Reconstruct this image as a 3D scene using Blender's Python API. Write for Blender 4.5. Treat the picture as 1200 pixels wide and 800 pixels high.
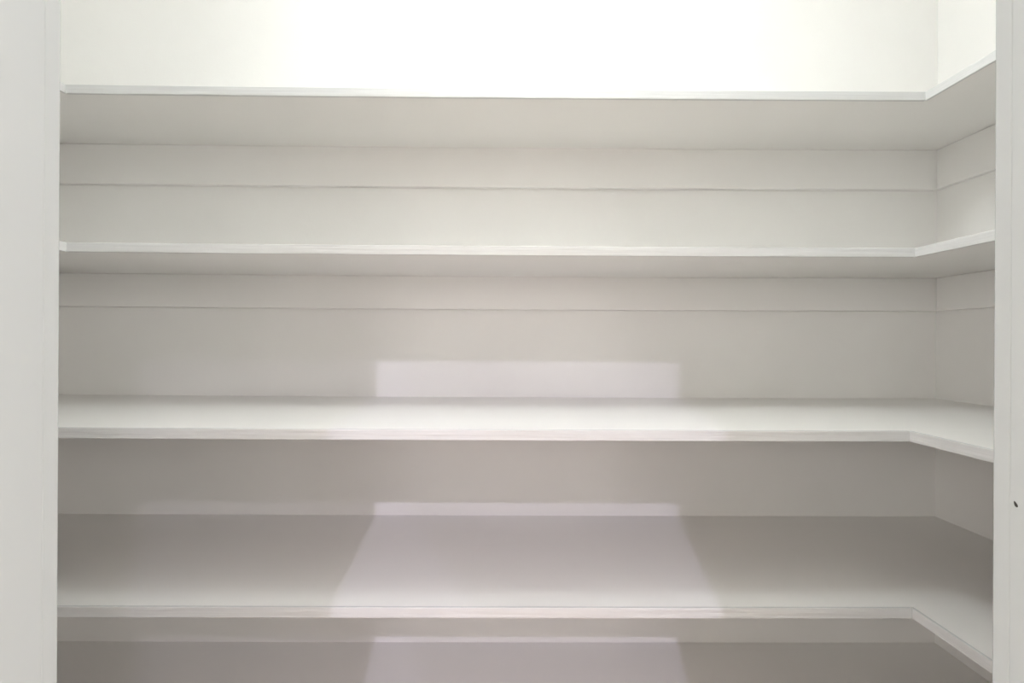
import bpy, bmesh, math
from mathutils import Vector, Matrix

for o in list(bpy.data.objects):
    bpy.data.objects.remove(o, do_unlink=True)
scene = bpy.context.scene
C = scene.collection

# ------------------------------------------------------------------ camera
# origin = lens; +Y looks into the closet; metres
cam_d = bpy.data.cameras.new('camera')
cam = bpy.data.objects.new('camera', cam_d)
C.objects.link(cam)
cam_d.sensor_width = 36
cam_d.lens = 555 / 1200 * 36
cam_d.shift_x = -0.0028
cam_d.shift_y = -0.0017
cam_d.clip_start = 0.02
cam.rotation_mode = 'QUATERNION'
base = Matrix.Rotation(math.radians(90), 4, 'X')
yaw = Matrix.Rotation(math.radians(-0.35), 4, 'Z')
roll = Matrix.Rotation(math.radians(0.30), 4, 'Z')
cam.rotation_quaternion = (yaw @ base @ roll).to_quaternion()
scene.camera = cam

# ------------------------------------------------------------------ world, exposure
SKY = 9.6             # sky strength, entering by fill windows added to the room behind the camera
CLOSET_W = 15.0        # power of the closet's ceiling lamp
ROOM_W = 35.0          # power of the recessed lamps in the room behind the camera
ROOM2_W = 20.0
world = bpy.data.worlds.new('world')
scene.world = world
world.use_nodes = True
bg = world.node_tree.nodes['Background']
bg.inputs['Color'].default_value = (1.0, 0.975, 0.93, 1)
bg.inputs['Strength'].default_value = SKY
vs = scene.view_settings
vs.view_transform = 'Standard'
vs.look = 'None'
vs.gamma = 1.0
vs.use_curve_mapping = False
vs.exposure = 0.08

# ------------------------------------------------------------------ dimensions
FLOOR, CEIL = -1.60, 1.245
XL, XR = -1.232, 1.161          # closet side walls
YB = 1.289                      # closet back wall
YF0, YF1 = 0.147, 0.270         # the wall with the doorway, outside and inside faces
DL, DR = -0.2560, 0.2758        # clear doorway between the jambs
HEAD = 0.446                    # underside of the head jamb
RX0, RX1, RY0 = -1.9, 2.1, -3.2 # room behind the camera


# ------------------------------------------------------------------ materials
def paint(name, col, rough=0.55, bump=0.05, scale=120.0, stretch=(1, 1, 1), var=0.015, bdist=0.001):
    m = bpy.data.materials.new(name)
    m.use_nodes = True
    nt = m.node_tree
    b = nt.nodes['Principled BSDF']
    b.inputs['Roughness'].default_value = rough
    b.inputs['Specular IOR Level'].default_value = 0.35
    tc = nt.nodes.new('ShaderNodeTexCoord')
    mp = nt.nodes.new('ShaderNodeMapping')
    mp.inputs['Scale'].default_value = stretch
    nt.links.new(tc.outputs['Object'], mp.inputs['Vector'])
    n1 = nt.nodes.new('ShaderNodeTexNoise')
    n1.inputs['Scale'].default_value = scale
    n1.inputs['Detail'].default_value = 3
    nt.links.new(mp.outputs['Vector'], n1.inputs['Vector'])
    bp = nt.nodes.new('ShaderNodeBump')
    bp.inputs['Strength'].default_value = bump
    bp.inputs['Distance'].default_value = bdist
    nt.links.new(n1.outputs['Fac'], bp.inputs['Height'])
    nt.links.new(bp.outputs['Normal'], b.inputs['Normal'])
    n2 = nt.nodes.new('ShaderNodeTexNoise')
    n2.inputs['Scale'].default_value = 4.0
    n2.inputs['Detail'].default_value = 4
    nt.links.new(mp.outputs['Vector'], n2.inputs['Vector'])
    r = nt.nodes.new('ShaderNodeValToRGB')
    r.color_ramp.elements[0].position = 0.3
    r.color_ramp.elements[1].position = 0.7
    r.color_ramp.elements[0].color = tuple(max(0, c - var) for c in col) + (1,)
    r.color_ramp.elements[1].color = tuple(min(1, c + var) for c in col) + (1,)
    nt.links.new(n2.outputs['Fac'], r.inputs['Fac'])
    nt.links.new(r.outputs['Color'], b.inputs['Base Color'])
    return m


def plain(name, col, rough=0.5, metal=0.0, emit=0.0, ecol=(1, 0.97, 0.92)):
    m = bpy.data.materials.new(name)
    m.use_nodes = True
    b = m.node_tree.nodes['Principled BSDF']
    b.inputs['Base Color'].default_value = col + (1,)
    b.inputs['Roughness'].default_value = rough
    b.inputs['Metallic'].default_value = metal
    if emit:
        b.inputs['Emission Color'].default_value = tuple(ecol) + (1,)
        b.inputs['Emission Strength'].default_value = emit
    return m


M_WALL = paint('wall_paint', (0.905, 0.886, 0.855), 0.6, 0.12, 160)
M_SHELF = paint('shelf_paint', (0.905, 0.886, 0.855), 0.42, 0.10, 60, (0.25, 1, 1))
M_SHELFS = paint('shelf_paint_side', (0.905, 0.886, 0.855), 0.42, 0.10, 60, (1, 0.25, 1))
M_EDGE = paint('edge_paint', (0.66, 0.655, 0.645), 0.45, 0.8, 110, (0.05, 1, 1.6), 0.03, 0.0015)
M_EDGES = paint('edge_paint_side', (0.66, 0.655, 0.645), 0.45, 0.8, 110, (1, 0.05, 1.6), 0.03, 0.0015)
M_CLEAT = paint('cleat_paint', (0.905, 0.886, 0.855), 0.5, 0.12, 60, (0.25, 1, 1))
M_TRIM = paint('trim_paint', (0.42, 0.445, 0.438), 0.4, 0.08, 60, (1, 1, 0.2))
M_CEIL = paint('ceiling_paint', (0.905, 0.888, 0.855), 0.7, 0.15, 140)
M_FLOOR = paint('floor_vinyl', (0.68, 0.57, 0.46), 0.45, 0.1, 40, (0.3, 2, 1), 0.05)
M_DARK = plain('hole_dark', (0.03, 0.028, 0.025), 0.9)
M_METAL = plain('lamp_metal', (0.75, 0.75, 0.74), 0.3, 0.8)
M_GLOW = plain('lamp_glass', (0.95, 0.94, 0.92), 0.4, 0.0, 3.0)


# ------------------------------------------------------------------ mesh helpers
def box_bm(x0, x1, y0, y1, z0, z1, bevel=0.0, seg=1, nx=1):
    bm = bmesh.new()
    bmesh.ops.create_cube(bm, size=1.0)
    for v in bm.verts:
        v.co = Vector(((x0 + x1) / 2 + v.co.x * (x1 - x0), (y0 + y1) / 2 + v.co.y * (y1 - y0),
                       (z0 + z1) / 2 + v.co.z * (z1 - z0)))
    if bevel:
        bmesh.ops.bevel(bm, geom=list(bm.edges), offset=bevel, segments=seg, affect='EDGES', profile=0.5)
    for k in range(1, nx):
        x = x0 + (x1 - x0) * k / nx
        bmesh.ops.bisect_plane(bm, geom=list(bm.verts) + list(bm.edges) + list(bm.faces),
                               plane_co=(x, 0, 0), plane_no=(1, 0, 0))
    return bm


def sag(bm, amount):
    mid, half = (XL + XR) / 2, (XR - XL) / 2
    for v in bm.verts:
        v.co.z -= amount * max(0.0, 1 - ((v.co.x - mid) / half) ** 2)
    return bm


def obj(name, bm, mat, parent=None, origin=None):
    if origin is not None:
        bmesh.ops.translate(bm, verts=bm.verts, vec=-Vector(origin))
    me = bpy.data.meshes.new(name)
    bm.normal_update()
    bm.to_mesh(me)
    bm.free()
    me.materials.append(mat)
    o = bpy.data.objects.new(name, me)
    C.objects.link(o)
    if origin is not None:
        o.location = origin
    if parent is not None:
        o.parent = parent
        o.location = Vector(o.location) - Vector(parent.location)
    return o


def struct(name, bm, mat, label=None, category=None):
    o = obj(name, bm, mat)
    o['kind'] = 'structure'
    o['label'] = label
    o['category'] = category
    return o


def thing(name, label, cat, loc, group=None, kind=None):
    o = bpy.data.objects.new(name, None)
    o.empty_display_size = 0.05
    C.objects.link(o)
    o.location = loc
    o['label'] = label
    o['category'] = cat
    if group:
        o['group'] = group
    if kind:
        o['kind'] = kind
    return o


# ------------------------------------------------------------------ closet and room shell
def joined(boxes):
    bm = bmesh.new()
    for args in boxes:
        b2 = box_bm(*args)
        me = bpy.data.meshes.new('tmp')
        b2.to_mesh(me)
        b2.free()
        bm.from_mesh(me)
        bpy.data.meshes.remove(me)
    return bm


T = 0.10
struct('floor', box_bm(RX0 - T, RX1 + T, RY0 - T, YB + T, FLOOR - T, FLOOR), M_FLOOR,
       'tan floor running below the pantry shelves and into the room', 'floor')
struct('ceiling', box_bm(RX0 - T, RX1 + T, RY0 - T, YB + T, CEIL, CEIL + T), M_CEIL,
       'white ceiling above the pantry and the room', 'ceiling')
struct('wall_back', box_bm(XL - T, XR + T, YB, YB + T, FLOOR, CEIL), M_WALL,
       'off-white back wall behind the long pantry shelves', 'wall')
struct('wall_left', box_bm(XL - T, XL, YF1, YB, FLOOR, CEIL), M_WALL,
       'off-white pantry side wall hidden past the left jamb', 'wall')
wr = struct('wall_right', box_bm(XR, XR + T, YF1, YB, FLOOR, CEIL), M_WALL,
            'off-white pantry side wall behind the short return shelves', 'wall')
# front wall with the doorway, one mesh: two piers and the part above the head
JT = 0.018
FRONT = [(RX0, DL - JT, YF0, YF1, FLOOR, CEIL), (DR + JT, RX1, YF0, YF1, FLOOR, CEIL),
         (DL - JT, DR + JT, YF0, YF1, HEAD + JT, CEIL)]
struct('wall_front', joined(FRONT), M_WALL, 'off-white wall with the narrow doorway into the pantry', 'wall')


def fill_window_wall(wname, wlabel, winname, winlabel, origin, ux, length, w0, w1, WZ0, WZ1):
    """A wall of the room with an added, framed fill window, laid out along ux from origin; outside is towards -uy."""
    uy = Vector((-ux.y, ux.x, 0))
    M = Matrix((( ux.x, uy.x, 0, origin[0]), (ux.y, uy.y, 0, origin[1]), (0, 0, 1, 0), (0, 0, 0, 1)))
    def put(bm):
        bmesh.ops.transform(bm, matrix=M, verts=bm.verts)
        return bm
    struct(wname, put(joined([(0, w0, -T, 0, FLOOR, CEIL), (w1, length, -T, 0, FLOOR, CEIL),
                              (w0, w1, -T, 0, FLOOR, WZ0), (w0, w1, -T, 0, WZ1, CEIL)])), M_WALL, wlabel, 'wall')
    c = (w0 + w1) / 2
    win = thing(winname, winlabel, 'added fill window', M @ Vector((c, 0, WZ0)), kind='structure')  # unseen window, added to send fill light through the doorway onto the shelves
    for a in ((w0, w0 + 0.05, WZ0, WZ1), (w1 - 0.05, w1, WZ0, WZ1), (c - 0.025, c + 0.025, WZ0 + 0.05, WZ1 - 0.05),
              (w0 + 0.05, w1 - 0.05, WZ0, WZ0 + 0.05), (w0 + 0.05, w1 - 0.05, WZ1 - 0.05, WZ1)):
        o = obj('fill_window_frame', put(box_bm(a[0], a[1], -0.07, -0.02, a[2], a[3], 0.002)), M_TRIM, win)
        o.location = -Vector(win.location)
    pd = bpy.data.lights.new('fill_window_portal', 'AREA')
    pd.shape = 'RECTANGLE'
    pd.size, pd.size_y = w1 - w0, WZ1 - WZ0
    pd.cycles.is_portal = True
    po = bpy.data.objects.new('fill_window_portal', pd)
    C.objects.link(po)
    # a lamp shines along its local -Z: turn that towards uy, into the room
    R = Matrix((( ux.x, 0, -uy.x), (ux.y, 0, -uy.y), (0, 1, 0))).to_4x4()
    R.translation = M @ Vector((c, -T, (WZ0 + WZ1) / 2))
    po.matrix_world = R


fill_window_wall('wall_room_back', 'off-white wall of the room facing the pantry doorway',
            'fill_window_3', 'framed fill window added to the unseen room, facing the pantry doorway',
            (RX0, RY0), Vector((1, 0, 0)), RX1 - RX0, 1.55, 2.35, 0.40, 1.05)
fill_window_wall('wall_room_left', 'off-white wall of the room left of the pantry doorway',
            'fill_window_1', 'framed fill window added to the unseen room wall left of the pantry doorway',
            (RX0, YF1), Vector((0, -1, 0)), YF1 - RY0, 1.5, 3.4, -0.30, 1.05)
fill_window_wall('wall_room_right', 'off-white wall of the room right of the pantry doorway',
            'fill_window_2', 'framed fill window added to the unseen room wall right of the pantry doorway',
            (RX1, RY0), Vector((0, 1, 0)), YF1 - RY0, 0.12, 2.02, -0.30, 1.05)

# ------------------------------------------------------------------ door frame
STEP = 0.260                    # where the inner strip of the jamb begins


def jamb(n, side, label):
    x = DL if side < 0 else DR
    t = thing('trim_%d' % n, label, 'door frame', (x, (YF0 + YF1) / 2, FLOOR), kind='structure')
    def b(xa, xb, y0, y1, z0, z1, bev, seg=2):
        a, c = x + side * xa, x + side * xb
        return box_bm(min(a, c), max(a, c), y0, y1, z0, z1, bev, seg)
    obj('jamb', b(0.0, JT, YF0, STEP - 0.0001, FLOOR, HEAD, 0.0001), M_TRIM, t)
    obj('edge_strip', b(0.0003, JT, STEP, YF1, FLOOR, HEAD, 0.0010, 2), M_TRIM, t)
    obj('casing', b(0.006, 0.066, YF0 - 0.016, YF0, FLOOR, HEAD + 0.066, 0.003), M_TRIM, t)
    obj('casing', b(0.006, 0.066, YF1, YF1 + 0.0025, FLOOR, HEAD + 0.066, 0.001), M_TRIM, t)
    for o in t.children:
        o.location = -Vector(t.location)
    return t


jl = jamb(1, -1, 'pale grey painted jamb along the left side of the doorway')
jr = jamb(2, 1, 'pale grey painted jamb with a nail hole, right side of doorway')
th = thing('trim_3', 'white head jamb across the top of the pantry doorway', 'door frame',
           ((DL + DR) / 2, (YF0 + YF1) / 2, HEAD), kind='structure')
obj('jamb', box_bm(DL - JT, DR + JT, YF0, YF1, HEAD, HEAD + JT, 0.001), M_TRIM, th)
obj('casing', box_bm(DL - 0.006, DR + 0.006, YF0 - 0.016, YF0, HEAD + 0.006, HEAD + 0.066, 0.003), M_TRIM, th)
for o in th.children:
    o.location = -Vector(th.location)
# slanting nail hole in the right jamb: a dark pit with a raised rim of chipped paint
bm = bmesh.new()
bmesh.ops.create_uvsphere(bm, u_segments=14, v_segments=8, radius=1.0)
for v in bm.verts:
    x, y, z = v.co
    w = 1.0 - 0.35 * z
    v.co = Vector((x * 0.0003, y * 0.0008 * w, z * 0.0017))
bmesh.ops.rotate(bm, verts=bm.verts, cent=(0, 0, 0), matrix=Matrix.Rotation(math.radians(-28), 3, 'X'))
nh = obj('nail_hole', bm, M_DARK, jr)
nh.location = Vector((DR, 0.2572, -0.0884)) - Vector(jr.location)
nh['label'] = 'small dark slanting nail hole'

# ------------------------------------------------------------------ shelves
TH = 0.018
ES = 0.006


def shelf(under, depth, dr, dl, cleat_h, sag_m, label):
    """U-shaped shelf: long board on the back wall and a return board on each side wall."""
    z0, z1 = under, under + TH
    t = thing('pantry_shelf', label, 'shelf', ((XL + XR) / 2, YB, z0), group='U-shaped pantry shelves')
    yf = YB - depth
    g = 0.0006
    parts = []
    def add(name, bm, m):
        o = obj(name, bm, m, t)
        parts.append(o)
        return o
    add('back_board', sag(box_bm(XL + g, XR - g, yf + ES, YB - g, z0, z1, 0.0, 1, 24), sag_m), M_SHELF)
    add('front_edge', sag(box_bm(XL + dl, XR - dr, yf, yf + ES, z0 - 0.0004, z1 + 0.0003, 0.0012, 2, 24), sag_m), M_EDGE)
    # right return
    add('return_board', sag(box_bm(XR - dr + ES, XR - g, YF1 + 0.003, yf + ES, z0, z1, 0.0, 1, 6), sag_m), M_SHELFS)
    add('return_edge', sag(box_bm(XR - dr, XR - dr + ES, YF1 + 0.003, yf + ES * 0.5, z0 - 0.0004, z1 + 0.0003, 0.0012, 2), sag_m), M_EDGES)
    # left return
    add('return_board', sag(box_bm(XL + g, XL + dl - ES, YF1 + 0.003, yf + ES, z0, z1, 0.0, 1, 6), sag_m), M_SHELFS)
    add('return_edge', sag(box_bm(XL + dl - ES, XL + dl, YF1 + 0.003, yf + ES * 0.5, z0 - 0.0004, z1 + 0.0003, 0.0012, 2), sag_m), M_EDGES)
    # cleats nailed to the walls under the boards
    ct = 0.017
    add('cleat', sag(box_bm(XL + g, XR - g, YB - ct, YB - g, z0 - cleat_h, z0 - 0.0004, 0.0012, 1, 24), sag_m * 0.7), M_CLEAT)
    add('cleat', box_bm(XR - ct, XR - g, YF1 + 0.03, YB - ct - 0.0005, z0 - cleat_h, z0 - 0.0004, 0.0012), M_CLEAT)
    add('cleat', box_bm(XL + g, XL + ct, YF1 + 0.03, YB - ct - 0.0005, z0 - cleat_h, z0 - 0.0004, 0.0012), M_CLEAT)
    for o in parts:
        o.location = -Vector(t.location)
    return t


shelf(0.5180, 0.282, 0.279, 0.285, 0.106, 0.0035, 'topmost white U-shaped shelf, its underside seen, bright bare wall above it')
shelf(0.1725, 0.342, 0.352, 0.345, 0.089, 0.0035, 'second white shelf from the top, just above eye level, thin front edge')
shelf(-0.1725, 0.468, 0.467, 0.410, 0.089, 0.0020, 'third white shelf from the top, its top surface just visible')
shelf(-0.4950, 0.445, 0.441, 0.410, 0.089, 0.0010, 'fourth white shelf from the top, its broad top lit along the front')
shelf(-0.8400, 0.445, 0.441, 0.410, 0.089, 0.0010, "lowest visible shelf, fifth from the top, cut off by the picture's bottom edge")


# ------------------------------------------------------------------ lamps
def disc_bm(r, h, z, seg=40, dome=0.0):
    bm = bmesh.new()
    prof = [(0.0, z - h - dome)]
    if dome:
        for k in range(1, 7):
            a = k / 6 * math.pi / 2
            prof.append((r * math.sin(a), z - h - dome * math.cos(a)))
    else:
        prof.append((r, z - h))
    prof += [(r, z), (0.0, z)]
    rings = []
    for (rr, zz) in prof:
        if rr == 0:
            rings.append([bm.verts.new((0, 0, zz))])
        else:
            rings.append([bm.verts.new((rr * math.cos(2 * math.pi * i / seg), rr * math.sin(2 * math.pi * i / seg), zz))
                          for i in range(seg)])
    for a, b in zip(rings, rings[1:]):
        for i in range(seg):
            j = (i + 1) % seg
            if len(a) == 1:
                bm.faces.new((a[0], b[j], b[i]))
            elif len(b) == 1:
                bm.faces.new((a[i], a[j], b[0]))
            else:
                bm.faces.new((a[i], a[j], b[j], b[i]))
    bmesh.ops.recalc_face_normals(bm, faces=bm.faces)
    return bm


def lamp(name, label, x, y, r, power, col, size, group=None, drop=0.0):
    t = thing(name, label, 'lamp', (x, y, CEIL), group=group)
    obj('lamp_base', disc_bm(r, 0.012, 0.0), M_METAL, t).location = (0, 0, 0)
    if drop:        # glowing opal globe on a short stem
        rg = size / 2
        g = plain('opal_glass', (0.9, 0.9, 0.88), 0.4, 0.0, power / (math.pi * 4 * math.pi * rg * rg), col)
        bm = bmesh.new()
        bmesh.ops.create_uvsphere(bm, u_segments=32, v_segments=16, radius=rg)
        for f in bm.faces:
            f.smooth = True
        obj('lamp_globe', bm, g, t).location = (0, 0, -drop)
        obj('lamp_stem', disc_bm(0.02, drop - rg, -0.012), M_METAL, t).location = (0, 0, 0)
    else:           # small recessed reflector
        obj('lamp_glass', disc_bm(r * 0.85, 0.0, -0.012, 40, 0.006), M_GLOW, t).location = (0, 0, 0)
        d = bpy.data.lights.new('lamp_light', 'AREA')
        d.shape = 'DISK'
        d.size = size
        d.energy = power
        d.color = col
        l = bpy.data.objects.new('lamp_light', d)
        C.objects.link(l)
        l.location = (x, y, CEIL - 0.025)
    return t


lamp('ceiling_lamp', 'white globe lamp on the pantry ceiling', 0.03, 0.52, 0.07, CLOSET_W, (0.92, 0.985, 1.0), 0.18, drop=0.21)
lamp('recessed_lamp', 'small round ceiling lamp behind the viewer, nearer the left', -0.05, -1.6, 0.07, ROOM_W,
     (0.79, 0.735, 1.0), 0.035, 'recessed lamps in the room')
lamp('recessed_lamp', 'small round ceiling lamp behind the viewer, nearer the right', 1.12, -1.6, 0.07, ROOM2_W,
     (0.84, 0.78, 1.0), 0.10, 'recessed lamps in the room')
